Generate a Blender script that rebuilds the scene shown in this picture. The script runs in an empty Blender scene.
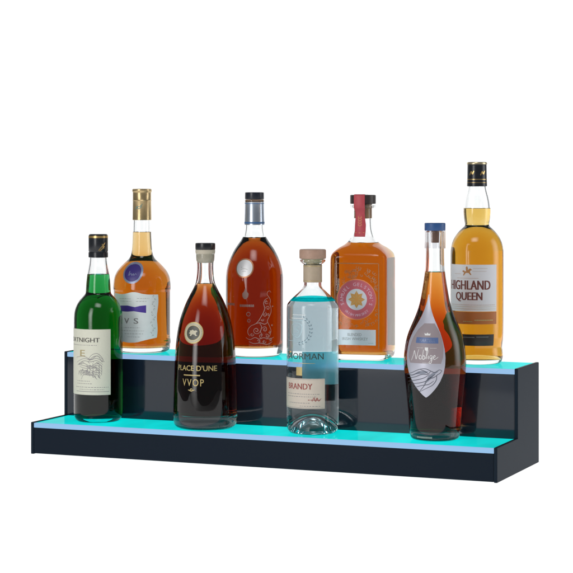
import bpy, bmesh, math, random
from mathutils import Vector, geometry
random.seed(7)
scn = bpy.context.scene
C = scn.collection
PI = math.pi
CM = 0.01

# ------------------------------------------------------------------ camera
CAMP = (1.5327, -2.5991, 0.4222)
YAW = 0.39927
cam = bpy.data.cameras.new('camera')
cam.sensor_width = 36.0
cam.lens = 36.0 * 1902.55 / 573.0
cam.shift_x = 0.0
cam.shift_y = -(286.5 - 185.13) / 573.0
cam.clip_end = 100.0
co = bpy.data.objects.new('camera', cam)
co.location = CAMP
co.rotation_euler = (PI / 2, 0, YAW)
C.objects.link(co)
scn.camera = co

# ------------------------------------------------------------------ world, lamps, exposure
w = bpy.data.worlds.new('World')
scn.world = w
w.use_nodes = True
wb = w.node_tree.nodes['Background']
wb.inputs[0].default_value = (0.93, 0.96, 1.0, 1)
wb.inputs[1].default_value = 0.16
scn.view_settings.view_transform = 'Standard'
scn.view_settings.look = 'None'
scn.view_settings.exposure = 0.0
scn.view_settings.gamma = 1.0
scn.cycles.max_bounces = 24
scn.cycles.transmission_bounces = 24
scn.cycles.glossy_bounces = 8
scn.cycles.diffuse_bounces = 3
scn.cycles.sample_clamp_indirect = 6.0
scn.cycles.caustics_reflective = True
scn.cycles.caustics_refractive = True
scn.cycles.use_denoising = True
scn.cycles.blur_glossy = 0.2

FOC = Vector((0.38, 0.10, 0.22))


def softbox(name, deg, dist, z, sx, sy, radiance, col=(1, 1, 1)):
    """area lamp standing deg degrees to the camera's left (+) or right (-) of the line shelf->camera"""
    base = math.atan2(CAMP[1] - FOC.y, CAMP[0] - FOC.x)
    a = base - math.radians(deg)
    l = bpy.data.lights.new(name, 'AREA')
    l.shape = 'RECTANGLE'
    l.size = sx
    l.size_y = sy
    l.energy = radiance * PI * sx * sy
    l.color = col
    l.use_nodes = True
    nt = l.node_tree
    em = nt.nodes['Emission']
    ge = nt.nodes.new('ShaderNodeNewGeometry')
    sp = nt.nodes.new('ShaderNodeSeparateXYZ')
    nt.links.new(ge.outputs['Parametric'], sp.inputs[0])
    last = None
    for ax in ('X', 'Y'):                # a softbox is brightest in the middle of its cloth
        m1 = nt.nodes.new('ShaderNodeMath')
        m1.operation = 'MULTIPLY'
        m1.inputs[1].default_value = PI
        m2 = nt.nodes.new('ShaderNodeMath')
        m2.operation = 'SINE'
        m3 = nt.nodes.new('ShaderNodeMath')
        m3.operation = 'POWER'
        m3.inputs[1].default_value = 1.3 if ax == 'X' else 0.6
        nt.links.new(sp.outputs[ax], m1.inputs[0])
        nt.links.new(m1.outputs[0], m2.inputs[0])
        nt.links.new(m2.outputs[0], m3.inputs[0])
        if last:
            mm = nt.nodes.new('ShaderNodeMath')
            mm.operation = 'MULTIPLY'
            nt.links.new(last.outputs[0], mm.inputs[0])
            nt.links.new(m3.outputs[0], mm.inputs[1])
            nt.links.new(mm.outputs[0], em.inputs['Strength'])
        last = m3
    o = bpy.data.objects.new(name, l)
    o.location = (FOC.x + dist * math.cos(a), FOC.y + dist * math.sin(a), z)
    d = FOC - Vector(o.location)
    o.rotation_euler = d.to_track_quat('-Z', 'Y').to_euler()
    C.objects.link(o)
    return o


softbox('strip_softbox', 40, 1.9, 0.60, 0.75, 1.7, 8.0, (1, 0.99, 0.98))
softbox('side_softbox', -84, 1.5, 0.5, 0.9, 1.4, 3.6, (0.97, 0.98, 1))
softbox('overhead_softbox', 8, 1.3, 1.9, 1.3, 0.8, 6.5)


# ------------------------------------------------------------------ materials
def new_mat(name):
    m = bpy.data.materials.new(name)
    m.use_nodes = True
    nt = m.node_tree
    return m, nt, nt.nodes['Principled BSDF']


def pbr(name, col, rough=0.5, metal=0.0, spec=0.5, coat=0.0, noise=0.0, nscale=400.0, bump=0.0):
    m, nt, b = new_mat(name)
    b.inputs['Base Color'].default_value = (*col, 1)
    b.inputs['Roughness'].default_value = rough
    b.inputs['Metallic'].default_value = metal
    b.inputs['Specular IOR Level'].default_value = spec
    b.inputs['Coat Weight'].default_value = coat
    if noise or bump:
        tc = nt.nodes.new('ShaderNodeTexCoord')
        n = nt.nodes.new('ShaderNodeTexNoise')
        n.inputs['Scale'].default_value = nscale
        n.inputs['Detail'].default_value = 4
        nt.links.new(tc.outputs['Object'], n.inputs['Vector'])
        if noise:
            mx = nt.nodes.new('ShaderNodeMix')
            mx.data_type = 'RGBA'
            mx.inputs['A'].default_value = (*[c * (1 - noise) for c in col], 1)
            mx.inputs['B'].default_value = (*[min(1, c * (1 + noise)) for c in col], 1)
            nt.links.new(n.outputs['Fac'], mx.inputs['Factor'])
            nt.links.new(mx.outputs['Result'], b.inputs['Base Color'])
        if bump:
            bp = nt.nodes.new('ShaderNodeBump')
            bp.inputs['Strength'].default_value = bump
            bp.inputs['Distance'].default_value = 0.0005
            nt.links.new(n.outputs['Fac'], bp.inputs['Height'])
            nt.links.new(bp.outputs['Normal'], b.inputs['Normal'])
    return m


def glass_mat(name, col=(0.985, 0.99, 0.99), ior=1.45, rough=0.0, wob=0.0):
    m = bpy.data.materials.new(name)
    m.use_nodes = True
    nt = m.node_tree
    nt.nodes.clear()
    out = nt.nodes.new('ShaderNodeOutputMaterial')
    g = nt.nodes.new('ShaderNodeBsdfGlass')
    g.inputs['Color'].default_value = (*col, 1)
    g.inputs['IOR'].default_value = ior
    g.inputs['Roughness'].default_value = rough
    nt.links.new(g.outputs[0], out.inputs['Surface'])
    if wob:
        tc = nt.nodes.new('ShaderNodeTexCoord')
        n = nt.nodes.new('ShaderNodeTexNoise')
        n.inputs['Scale'].default_value = 22
        n.inputs['Detail'].default_value = 1
        bp = nt.nodes.new('ShaderNodeBump')
        bp.inputs['Strength'].default_value = wob
        bp.inputs['Distance'].default_value = 0.004
        nt.links.new(tc.outputs['Object'], n.inputs['Vector'])
        nt.links.new(n.outputs['Fac'], bp.inputs['Height'])
        nt.links.new(bp.outputs['Normal'], g.inputs['Normal'])
    return m


def liquid_mat(name, T, dist_cm):
    return name, T, dist_cm


def make_liquid(name, T, dist_cm, z_level):
    """clear refracting liquid whose volume lets T through over dist_cm"""
    m = bpy.data.materials.new(name)
    m.use_nodes = True
    nt = m.node_tree
    nt.nodes.clear()
    out = nt.nodes.new('ShaderNodeOutputMaterial')
    g = nt.nodes.new('ShaderNodeBsdfGlass')
    g.inputs['Color'].default_value = (1, 1, 1, 1)
    # against the bottle wall the liquid meets glass (1.345 / 1.45); at its free surface it meets air (1.345)
    tc = nt.nodes.new('ShaderNodeTexCoord')
    sp = nt.nodes.new('ShaderNodeSeparateXYZ')
    gt = nt.nodes.new('ShaderNodeMath')
    gt.operation = 'GREATER_THAN'
    gt.inputs[1].default_value = z_level
    mr = nt.nodes.new('ShaderNodeMapRange')
    mr.inputs['To Min'].default_value = 1.345 / 1.45
    mr.inputs['To Max'].default_value = 1.345
    nt.links.new(tc.outputs['Object'], sp.inputs[0])
    nt.links.new(sp.outputs['Z'], gt.inputs[0])
    nt.links.new(gt.outputs[0], mr.inputs['Value'])
    nt.links.new(mr.outputs[0], g.inputs['IOR'])
    g.inputs['Roughness'].default_value = 0.0
    nt.links.new(g.outputs[0], out.inputs['Surface'])
    a = [-math.log(max(t, 1e-8)) / (dist_cm * CM) for t in T]
    D = max(a) * 1.0001
    v = nt.nodes.new('ShaderNodeVolumeAbsorption')
    v.inputs['Color'].default_value = (*[1 - x / D for x in a], 1)
    v.inputs['Density'].default_value = D
    nt.links.new(v.outputs[0], out.inputs['Volume'])
    return m


def emit_panel(name, col, strength, gloss=True):
    m, nt, b = new_mat(name)
    b.inputs['Base Color'].default_value = (0.02, 0.10, 0.11, 1)
    b.inputs['Roughness'].default_value = 0.10
    b.inputs['Specular IOR Level'].default_value = 0.0
    if gloss:                       # a faint even sheen
        gl = nt.nodes.new('ShaderNodeBsdfGlossy')
        gl.inputs['Roughness'].default_value = 0.06
        mx = nt.nodes.new('ShaderNodeMixShader')
        mx.inputs[0].default_value = 0.11
        nt.links.new(b.outputs[0], mx.inputs[1])
        nt.links.new(gl.outputs[0], mx.inputs[2])
        nt.links.new(mx.outputs[0], nt.nodes['Material Output'].inputs['Surface'])
    b.inputs['Emission Color'].default_value = (*col, 1)
    b.inputs['Emission Strength'].default_value = strength
    if gloss:                       # the strip of small lamps behind the sheet is not perfectly even
        tc = nt.nodes.new('ShaderNodeTexCoord')
        mp = nt.nodes.new('ShaderNodeMapping')
        mp.inputs['Scale'].default_value = (14, 5, 1)
        n = nt.nodes.new('ShaderNodeTexNoise')
        n.inputs['Scale'].default_value = 1.0
        n.inputs['Detail'].default_value = 2
        mr = nt.nodes.new('ShaderNodeMapRange')
        mr.inputs['From Min'].default_value = 0.3
        mr.inputs['From Max'].default_value = 0.7
        mr.inputs['To Min'].default_value = strength * 0.80
        mr.inputs['To Max'].default_value = strength * 1.18
        nt.links.new(tc.outputs['Object'], mp.inputs['Vector'])
        nt.links.new(mp.outputs[0], n.inputs['Vector'])
        nt.links.new(n.outputs['Fac'], mr.inputs['Value'])
        nt.links.new(mr.outputs[0], b.inputs['Emission Strength'])
    return m


M_ACRYL = pbr('black_gloss_acrylic', (0.008, 0.015, 0.028), 0.065, spec=0.5)
M_SATIN = pbr('black_satin_acrylic', (0.006, 0.012, 0.022), 0.30, spec=0.08)
M_SIDE = pbr('black_side_acrylic', (0.009, 0.017, 0.028), 0.45, spec=0.06)
M_TREAD = emit_panel('lit_cyan_acrylic', (0.0, 0.72, 0.70), 1.02)
M_EDGE = emit_panel('lit_blue_edge', (0.33, 0.50, 0.80), 0.92, False)
M_GLASS = glass_mat('clear_bottle_glass', wob=0.10)
M_GLASS2 = glass_mat('clear_plain_glass')
M_BLACK = pbr('black_plastic', (0.010, 0.012, 0.016), 0.28, spec=0.5)
M_GOLD = pbr('gold_foil', (0.62, 0.43, 0.17), 0.32, metal=0.9)
M_GOLDINK = pbr('gold_ink', (0.50, 0.39, 0.16), 0.40, metal=0.35)
M_WHITE = pbr('white_ink', (0.80, 0.80, 0.80), 0.5)
M_INK = pbr('dark_ink', (0.06, 0.055, 0.05), 0.6)
M_GREYINK = pbr('grey_ink', (0.26, 0.25, 0.25), 0.6)
M_CREAM = pbr('cream_paper', (0.66, 0.66, 0.55), 0.6, noise=0.05, nscale=300, bump=0.1)
M_CORK = pbr('natural_cork', (0.38, 0.24, 0.14), 0.8, noise=0.3, nscale=900, bump=0.4)


# ------------------------------------------------------------------ generic builders
def link(name, me, mat, parent=None, smooth=False):
    o = bpy.data.objects.new(name, me)
    C.objects.link(o)
    if mat:
        me.materials.append(mat)
    if parent:
        o.parent = parent
    if smooth:
        for p in me.polygons:
            p.use_smooth = True
    return o


def from_bm(name, bm, mat, parent=None, smooth=False, sharp=None):
    me = bpy.data.meshes.new(name)
    bm.to_mesh(me)
    bm.free()
    o = link(name, me, mat, parent, smooth)
    if smooth and sharp:
        me.set_sharp_from_angle(angle=math.radians(sharp))
    return o


def from_lists(name, vs, fs, mat, parent=None, smooth=False):
    me = bpy.data.meshes.new(name)
    me.from_pydata(vs, [], fs)
    me.update()
    return link(name, me, mat, parent, smooth)


def box(name, x0, x1, y0, y1, z0, z1, mat, parent=None, bev=0.0006):
    bm = bmesh.new()
    bmesh.ops.create_cube(bm, size=1)
    for v in bm.verts:
        v.co = Vector(((x0 + x1) / 2 + v.co.x * (x1 - x0), (y0 + y1) / 2 + v.co.y * (y1 - y0), (z0 + z1) / 2 + v.co.z * (z1 - z0)))
    if bev:
        bmesh.ops.bevel(bm, geom=bm.edges[:], offset=bev, segments=2, affect='EDGES')
    return from_bm(name, bm, mat, parent, True, 30)


def catmull(pts, step=4):
    out = []
    n = len(pts)
    for i in range(n - 1):
        p0 = pts[max(i - 1, 0)]
        p1 = pts[i]
        p2 = pts[i + 1]
        p3 = pts[min(i + 2, n - 1)]
        for k in range(step):
            t = k / step
            q = []
            for a in range(2):
                # limited tangents keep straight runs straight
                m1 = (p2[a] - p0[a]) / 2
                m2 = (p3[a] - p1[a]) / 2
                d = p2[a] - p1[a]
                if d == 0:
                    m1 = m2 = 0
                else:
                    m1 = max(min(m1 / d, 2.5), 0) * d
                    m2 = max(min(m2 / d, 2.5), 0) * d
                t2, t3 = t * t, t * t * t
                q.append((2 * t3 - 3 * t2 + 1) * p1[a] + (t3 - 2 * t2 + t) * m1 + (-2 * t3 + 3 * t2) * p2[a] + (t3 - t2) * m2)
            out.append(tuple(q))
    out.append(tuple(pts[-1]))
    return out


def ring_pt(r, a, n):
    """point at angle a (0 = front, towards the viewer, + = right) of a round (n=2) to square (n>2) section"""
    s, c = math.sin(a), math.cos(a)
    if n <= 2.001:
        return r * s, -r * c
    k = r / (abs(s) ** n + abs(c) ** n) ** (1.0 / n)
    return k * s, -k * c


def lathe(name, pts, mat, parent, seg=96, nf=None, closed=False, sharp=40, x0=0.0, raw=False):
    """pts: (z_cm, r_cm) list"""
    bm = bmesh.new()
    rings = []
    for z, r in pts:
        if r < 1e-6:
            rings.append([bm.verts.new((x0 * CM, 0, z * CM))])
        else:
            n = nf(z) if nf else 2
            rg = []
            for i in range(seg):
                x, y = ring_pt(r, 2 * PI * i / seg, n)
                rg.append(bm.verts.new(((x + x0) * CM, y * CM, z * CM)))
            rings.append(rg)
    pairs = list(zip(rings[:-1], rings[1:]))
    if closed:
        pairs.append((rings[-1], rings[0]))
    for a, b in pairs:
        for i in range(seg):
            j = (i + 1) % seg
            if len(a) == 1 and len(b) == 1:
                break
            if len(a) == 1:
                bm.faces.new((a[0], b[i], b[j]))
            elif len(b) == 1:
                bm.faces.new((a[i], b[0], a[j]))
            else:
                bm.faces.new((a[i], b[i], b[j], a[j]))
    if not closed and not raw:
        for rg in (rings[0], rings[-1]):
            if len(rg) > 1:
                bm.faces.new(rg)
    if not raw:
        bmesh.ops.recalc_face_normals(bm, faces=bm.faces[:])
    return from_bm(name, bm, mat, parent, True, sharp)


def text_2d(s, bold=0.0, spacing=1.0, shear=0.0):
    cu = bpy.data.curves.new('t', 'FONT')
    cu.body = s
    cu.size = 1.0
    cu.resolution_u = 3
    cu.offset = bold
    cu.space_character = spacing
    cu.shear = shear
    o = bpy.data.objects.new('t', cu)
    C.objects.link(o)
    dg = bpy.context.evaluated_depsgraph_get()
    dg.update()
    me = o.evaluated_get(dg).to_mesh()
    vs = [(v.co.x, v.co.y) for v in me.vertices]
    fs = [tuple(p.vertices) for p in me.polygons]
    o.evaluated_get(dg).to_mesh_clear()
    bpy.data.objects.remove(o)
    bpy.data.curves.remove(cu)
    return vs, fs


def fit_box(vs, u0, u1, v0, v1):
    xs = [v[0] for v in vs]
    ys = [v[1] for v in vs]
    ax, bx_, ay, by = min(xs), max(xs), min(ys), max(ys)
    return [(u0 + (x - ax) / (bx_ - ax) * (u1 - u0), v0 + (y - ay) / max(by - ay, 1e-6) * (v1 - v0)) for x, y in vs]


def tag(o, label, cat, group=None):
    o['label'] = label
    o['category'] = cat
    if group:
        o['group'] = group


# ------------------------------------------------------------------ white table and sweep, with added glow that hides shadows
def table():
    m, nt, b = new_mat('white_emissive_sheet')
    b.inputs['Base Color'].default_value = (0.25, 0.25, 0.25, 1)
    b.inputs['Roughness'].default_value = 0.6
    b.inputs['Specular IOR Level'].default_value = 0.0
    b.inputs['Emission Color'].default_value = (1, 1, 1, 1)
    b.inputs['Emission Strength'].default_value = 0.98
    fw = Vector((-math.sin(YAW), math.cos(YAW), 0))
    rt = Vector((math.cos(YAW), math.sin(YAW), 0))
    O = Vector((CAMP[0], CAMP[1], 0))
    L, R_ = -1.5, 1.7
    prof = [(1.96, 0.0)] + [(4.3 + 0.5 * math.sin(t), 0.5 - 0.5 * math.cos(t)) for t in [i / 12 * PI / 2 for i in range(13)]] + [(4.8, 2.2)]

    def sheet(name, pr):
        vs, fs = [], []
        for th in (0, 1):
            for d, z in pr:
                for s in (L, R_):
                    p = O + fw * (d + (0.02 if th and z > 0.02 else 0)) + rt * s
                    vs.append((p.x, p.y, z - (0.02 if th else 0)))
        n = len(pr)
        for i in range(n - 1):
            fs.append((2 * i, 2 * i + 1, 2 * i + 3, 2 * i + 2))
            k = 2 * n
            fs.append((k + 2 * i, k + 2 * i + 2, k + 2 * i + 3, k + 2 * i + 1))
        o = from_lists(name, vs, fs, m, None, True)
        o['kind'] = 'structure'
        return o
    sheet('tabletop_or_added_board', prof[:2])
    m, nt, b = new_mat('added_matte_white_board')
    b.inputs['Base Color'].default_value = (0.75, 0.75, 0.75, 1)
    b.inputs['Roughness'].default_value = 0.6
    lit = bpy.data.materials['white_emissive_sheet']
    sheet('tabletop_or_added_board', [(1.35, 0.0), (1.955, 0.0)])  # unseen front board, added to soften what the riser reflects
    m = lit
    sheet('backdrop', prof[1:])


table()

# ------------------------------------------------------------------ the two-step shelf
W, D1, D2, H1, H2 = 0.76, 0.1057, 0.2217, 0.0499, 0.1525
TH = 0.005
EZ = 0.0075   # depth of the lit front edges


def shelf():
    root = bpy.data.objects.new('display_shelf', None)
    C.objects.link(root)
    tag(root, 'black two-step acrylic bottle shelf with glowing cyan treads', 'shelf')
    zt1, zt2 = H1 - 0.0012, H2 - 0.0012
    for x0 in (0.0, W - TH):
        outl = [(0, 0), (D2, 0), (D2, H2), (D1, H2), (D1, H1), (0, H1)]
        bm = bmesh.new()
        f1 = [bm.verts.new((x0, y, z)) for y, z in outl]
        f2 = [bm.verts.new((x0 + TH, y, z)) for y, z in outl]
        bm.faces.new(f1)
        bm.faces.new(f2)
        for i in range(6):
            j = (i + 1) % 6
            bm.faces.new((f1[i], f1[j], f2[j], f2[i]))
        bmesh.ops.recalc_face_normals(bm, faces=bm.faces[:])
        bmesh.ops.bevel(bm, geom=bm.edges[:], offset=0.0005, segments=2, affect='EDGES')
        from_bm('side_panel', bm, M_SIDE, root, True, 30)
    a, b = TH + 0.0002, W - TH - 0.0002
    fr = box('front_panel', a, b, 0.0004, TH, 0.001, zt1 - 0.0075, M_SATIN, root)
    box('riser_panel', a, b, D1 + 0.0004, D1 + TH, zt1 + 0.0003, zt2 - 0.0075, M_ACRYL, root)
    box('back_panel', a, b, D2 - TH, D2 - 0.0005, 0.001, zt2 - 0.0075, M_SATIN, root)
    for (y0, y1, z) in ((0.0004, D1 + TH, zt1), (D1 + 0.0004, D2 - 0.0005, zt2)):
        t = box('lit_tread', a, b, y0 + 0.006, y1, z - 0.007, z, M_TREAD, root, 0.0003)
        t['label'] = 'glowing cyan tread panel'
        e = box('lit_edge', a, b, y0, y0 + 0.0058, z - 0.0072, z, M_EDGE, t, 0.0003)
        e['label'] = 'pale blue lit front edge'
    return root


shelf()


# ------------------------------------------------------------------ bottles
class Bottle:
    """measurements are traced in small units: c = axis, base = level of the foot, s = cm per unit"""

    def __init__(b, name, label, x, y, z, c, base, s, prof, level, wall=0.28, heel=0.7, punt=0.0, yaw=0.0, nf=None, glass=None, cat='bottle'):
        b.c, b.base, b.s, b.nf = c, base, s, nf
        root = bpy.data.objects.new(name, None)
        C.objects.link(root)
        z = z - 0.0012
        root.location = (x * CM, y * CM, z)
        dx, dy = CAMP[0] - x * CM, CAMP[1] - y * CM
        root.rotation_euler = (0, 0, math.atan2(dy, dx) + PI / 2 + math.radians(yaw))
        tag(root, label, cat, 'liquor bottles on the lit shelf')
        b.root = root
        outer = catmull([((base - yy) * s, r * s) for yy, r in prof])      # top -> foot
        outer[-1] = (0.03, outer[-1][1])
        b.outer = sorted(outer)
        b.rr = max(r_ for _, r_ in outer)
        rf = outer[-1][1]
        bottom = [(0.12 + punt * (1 - (k / 8) ** 2) if k else 0.12 + punt, rf * 0.93 * k / 8) for k in range(8, -1, -1)]
        bottom = [(z_, max(r_, 0)) for z_, r_ in bottom]
        inner = [(0.12 + heel + punt * (1 - (k / 8) ** 2), 0.80 * b.R(heel + .5) * k / 8) for k in range(0, 9)]
        zi = inner[-1][0]
        inner += [(zi + 0.06, 0.90 * (b.R(zi) - wall)), (zi + 0.22, 0.965 * (b.R(zi) - wall)), (zi + 0.5, b.R(zi + .5) - wall)]
        z0 = zi + 0.5
        body = [(z_, r_ - wall) for z_, r_ in b.outer if z_ > z0 + 0.15]
        ztop = b.outer[-1][0]
        inner += body
        inner[-1] = (ztop - 0.02, inner[-1][1])
        # the wall that meets the liquid is the liquid's own skin; the glass keeps the wall above the level
        zl = (base - level) * s
        b.zl = zl
        rl = next(r0 + (r1 - r0) * (zl - z0) / (z1 - z0) for (z0, r0), (z1, r1) in zip(inner[:-1], inner[1:]) if z0 <= zl <= z1)
        b.wet = [(z_, r_) for z_, r_ in inner if z_ < zl] + [(zl, rl)]
        dry = [(zl, rl)] + [(z_, r_) for z_, r_ in inner if z_ > zl + 0.02]
        pts = dry + [(ztop, b.outer[-1][1] - 0.5 * wall)] + outer + bottom
        b.glass = lathe('glass_body', pts, glass or M_GLASS, root, nf=nf, sharp=60, raw=True)

    def R(b, z):
        o = b.outer
        if z <= o[0][0]:
            return o[0][1]
        for (z0, r0), (z1, r1) in zip(o[:-1], o[1:]):
            if z0 <= z <= z1:
                return r0 + (r1 - r0) * ((z - z0) / (z1 - z0) if z1 > z0 else 0)
        return o[-1][1]

    def Z(b, y):
        return (b.base - y) * b.s

    def U(b, x, y=None):
        """silhouette offset -> arc length at the height y"""
        r = b.R(b.Z(y)) if y is not None else b.rr
        if b.nf:
            return (x - b.c) * b.s
        return math.asin(max(-1, min(1, (x - b.c) * b.s / r))) * r

    def liquid(b, spec):
        mat = make_liquid(*spec, (b.zl - 0.09) * CM)
        rl = b.wet[-1][1]
        pts = [(b.zl - 0.08, 0), (b.zl - 0.08, rl * 0.5), (b.zl - 0.078, rl - 0.2), (b.zl - 0.05, rl - 0.07)] + b.wet[::-1]
        return lathe('liquid', pts, mat, b.root, nf=b.nf, sharp=60, raw=True)

    def P(b, u, z, off, rr=None):
        r = (rr if rr else b.R(z))
        if b.nf:
            n = b.nf(z)
            uu = max(-r * 0.999, min(r * 0.999, u))
            return (u * CM, -((r ** n - abs(uu) ** n) ** (1 / n) + off) * CM, z * CM)
        a = u / (rr or b.rr)
        return ((r + off) * math.sin(a) * CM, -(r + off) * math.cos(a) * CM, z * CM)

    def ref(b, y):
        b.rr = b.R(b.Z(y))

    # -- things lying on the surface.  u in cm of arc, z in cm
    def patch(b, name, zs, lf, rf_, mat, parent, off=0.03, nu=28, rr=None, th=0.02):
        vs, fs = [], []
        m = len(zs)
        for o_ in (off, off - th):
            for z in zs:
                l, r = lf(z), rf_(z)
                for k in range(nu + 1):
                    vs.append(b.P(l + (r - l) * k / nu, z, o_, rr))
        N = m * (nu + 1)
        q = nu + 1
        for i in range(m - 1):
            for k in range(nu):
                a0 = i * q + k
                fs.append((a0, a0 + 1, a0 + q + 1, a0 + q))
                fs.append((N + a0, N + a0 + q, N + a0 + q + 1, N + a0 + 1))
        for i in range(m - 1):
            for a0 in (i * q,):
                fs.append((a0, a0 + q, N + a0 + q, N + a0))
            a0 = i * q + nu
            fs.append((a0, N + a0, N + a0 + q, a0 + q))
        for k in range(nu):
            fs.append((k, N + k, N + k + 1, k + 1))
            a0 = (m - 1) * q + k
            fs.append((a0, a0 + 1, N + a0 + 1, N + a0))
        o = from_lists(name, vs, fs, mat, parent, True)
        o.data.set_sharp_from_angle(angle=math.radians(50))
        return o

    def rect(b, name, u0, u1, y0, y1, mat, parent, off=0.03, nz=14, rr=None, nu=28, th=0.02):
        z0, z1 = b.Z(y1), b.Z(y0)
        return b.patch(name, [z0 + (z1 - z0) * i / nz for i in range(nz + 1)], lambda z: u0, lambda z: u1, mat, parent, off, rr=rr, nu=nu, th=th)

    def disc(b, name, u, y, rad, mat, parent, off=0.03, rin=0.0, th=0.02, n=40, asp=1.0):
        """disc (or ring) of radius rad cm"""
        vs, fs = [], []
        zc = b.Z(y)
        rs = [rin + (rad - rin) * i / 5 for i in range(6)] if rin else [rad * i / 6 for i in range(1, 7)]
        for o_ in (off, off - th):
            if not rin:
                vs.append(b.P(u, zc, o_))
            for r in rs:
                for k in range(n):
                    t = 2 * PI * k / n
                    z_ = zc + r * math.sin(t)
                    vs.append(b.P(u + r * math.cos(t) * (1 if b.nf else b.rr / b.R(z_)), z_, o_))
        half = len(vs) // 2
        st = 0 if rin else 1
        for s_, base in ((1, 0), (-1, half)):
            if not rin:
                for k in range(n):
                    f = (base, base + 1 + k, base + 1 + (k + 1) % n)
                    fs.append(f if s_ > 0 else f[::-1])
            for i in range(len(rs) - 1):
                for k in range(n):
                    a0 = base + st + i * n
                    f = (a0 + k, a0 + n + k, a0 + n + (k + 1) % n, a0 + (k + 1) % n)
                    fs.append(f if s_ > 0 else f[::-1])
        a0 = st + (len(rs) - 1) * n
        for k in range(n):
            fs.append((a0 + k, half + a0 + k, half + a0 + (k + 1) % n, a0 + (k + 1) % n))
        o = from_lists(name, vs, fs, mat, parent, True)
        o.data.set_sharp_from_angle(angle=math.radians(50))
        return o

    def flat(b, name, vs2, fs, mat, parent, off=0.036, rr=None):
        bm = bmesh.new()
        vv = [bm.verts.new((x, y, 0)) for x, y in vs2]
        for f in fs:
            try:
                bm.faces.new([vv[i] for i in f])
            except ValueError:
                pass
        bmesh.ops.triangulate(bm, faces=bm.faces[:])
        for _ in range(5):
            es = [e for e in bm.edges if e.calc_length() > 0.32]
            if not es:
                break
            bmesh.ops.subdivide_edges(bm, edges=es, cuts=1)
            bmesh.ops.triangulate(bm, faces=bm.faces[:])
        for v in bm.verts:
            v.co = Vector(b.P(v.co.x, v.co.y, off, rr))
        return from_bm(name, bm, mat, parent)

    def text(b, s, u0, u1, y0, y1, mat, parent, off=0.036, bold=0.012, spacing=1.0, shear=0.0, name='lettering', rr=None):
        vs, fs = text_2d(s, 0.0, spacing, shear)
        vs = fit_box(vs, u0, u1, b.Z(y1), b.Z(y0))
        sh = bold * 1.6 * (b.Z(y0) - b.Z(y1))
        V, F = [], []
        for k in ((-1, 0, 1) if bold > 0 else (0,)):      # heavier strokes
            q = len(V)
            V += [(x + k * sh, z) for x, z in vs]
            F += [tuple(i + q for i in f) for f in fs]
        o = b.flat(name, V, F, mat, parent, off, rr)
        return o

    def ring_text(b, s, u, y, rad, h, a0, a1, mat, parent, off=0.036, bold=0.02, inward=False, name='lettering'):
        V, F = [], []
        n = len(s)
        for i, ch in enumerate(s):
            if ch == ' ':
                continue
            t = a0 + (a1 - a0) * (i + 0.5) / n
            vs, fs = text_2d(ch, 0)
            xs = [v[0] for v in vs]
            cx = (min(xs) + max(xs)) / 2
            th = math.radians(t)
            k = h / 0.72
            base = len(V)
            for x, yy in vs:
                x = (x - cx) * k * 0.95
                yy = yy * k
                if not inward:
                    rr, ax = rad + yy, th - x / rad
                else:
                    rr, ax = rad + h - yy, th + x / rad
                V.append((u + rr * math.cos(ax), b.Z(y) + rr * math.sin(ax)))
            F += [tuple(q + base for q in f) for f in fs]
        return b.flat(name, V, F, mat, parent, off)

    def strokes(b, name, lines, wd, mat, parent, off=0.036, rr=None):
        """lines: lists of (u, z) points in cm, drawn as ribbons wd cm wide (tapered to the ends)"""
        V, F = [], []
        for ln in lines:
            n = len(ln)
            base = len(V)
            for i, (x, y) in enumerate(ln):
                p, q = ln[max(i - 1, 0)], ln[min(i + 1, n - 1)]
                dx, dy = q[0] - p[0], q[1] - p[1]
                L = math.hypot(dx, dy) or 1
                hw = wd / 2 * (0.55 + 0.45 * math.sin(PI * (i + 0.5) / n))
                V.append((x - dy / L * hw, y + dx / L * hw))
                V.append((x + dy / L * hw, y - dx / L * hw))
            for i in range(n - 1):
                k = base + 2 * i
                F.append((k, k + 1, k + 3, k + 2))
        return b.flat(name, V, F, mat, parent, off, rr)

    def poly(b, name, polys, mat, parent, off=0.036):
        V, F = [], []
        for pg in polys:
            base = len(V)
            V += pg
            for t in geometry.tessellate_polygon([[Vector((x, y, 0)) for x, y in pg]]):
                F.append(tuple(base + i for i in t))
        return b.flat(name, V, F, mat, parent, off)

    def ring(b, name, prof, mat, parent=None, seg=72, sharp=35, smooth=False):
        """solid of revolution from (y, r) points in tracing units, top -> bottom"""
        pts = [(b.Z(y), r * b.s) for y, r in prof]
        return lathe(name, pts, mat, parent or b.root, seg=seg, sharp=sharp)

    def sleeve(b, name, prof, mat, parent=None, t=0.06, sharp=35):
        """thin closed tube following (y, r) points"""
        pts = [(b.Z(y), r * b.s) for y, r in prof]
        pts += [(z, r - t) for z, r in reversed(pts)]
        return lathe(name, pts, mat, parent or b.root, seg=72, closed=True, sharp=sharp)


def spl(pts, n=6):
    """smooth open curve through points"""
    out = []
    for i in range(len(pts) - 1):
        p0, p1, p2, p3 = pts[max(i - 1, 0)], pts[i], pts[i + 1], pts[min(i + 2, len(pts) - 1)]
        for k in range(n):
            t = k / n
            out.append(tuple(0.5 * (2 * p1[a] + (p2[a] - p0[a]) * t + (2 * p0[a] - 5 * p1[a] + 4 * p2[a] - p3[a]) * t * t + (3 * p1[a] - p0[a] - 3 * p2[a] + p3[a]) * t ** 3) for a in (0, 1)))
    out.append(tuple(pts[-1]))
    return out


def arc(cx, cy, r, a0, a1, n=14, asp=1.0):
    return [(cx + asp * r * math.cos(math.radians(a0 + (a1 - a0) * i / n)), cy + r * math.sin(math.radians(a0 + (a1 - a0) * i / n))) for i in range(n + 1)]


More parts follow.
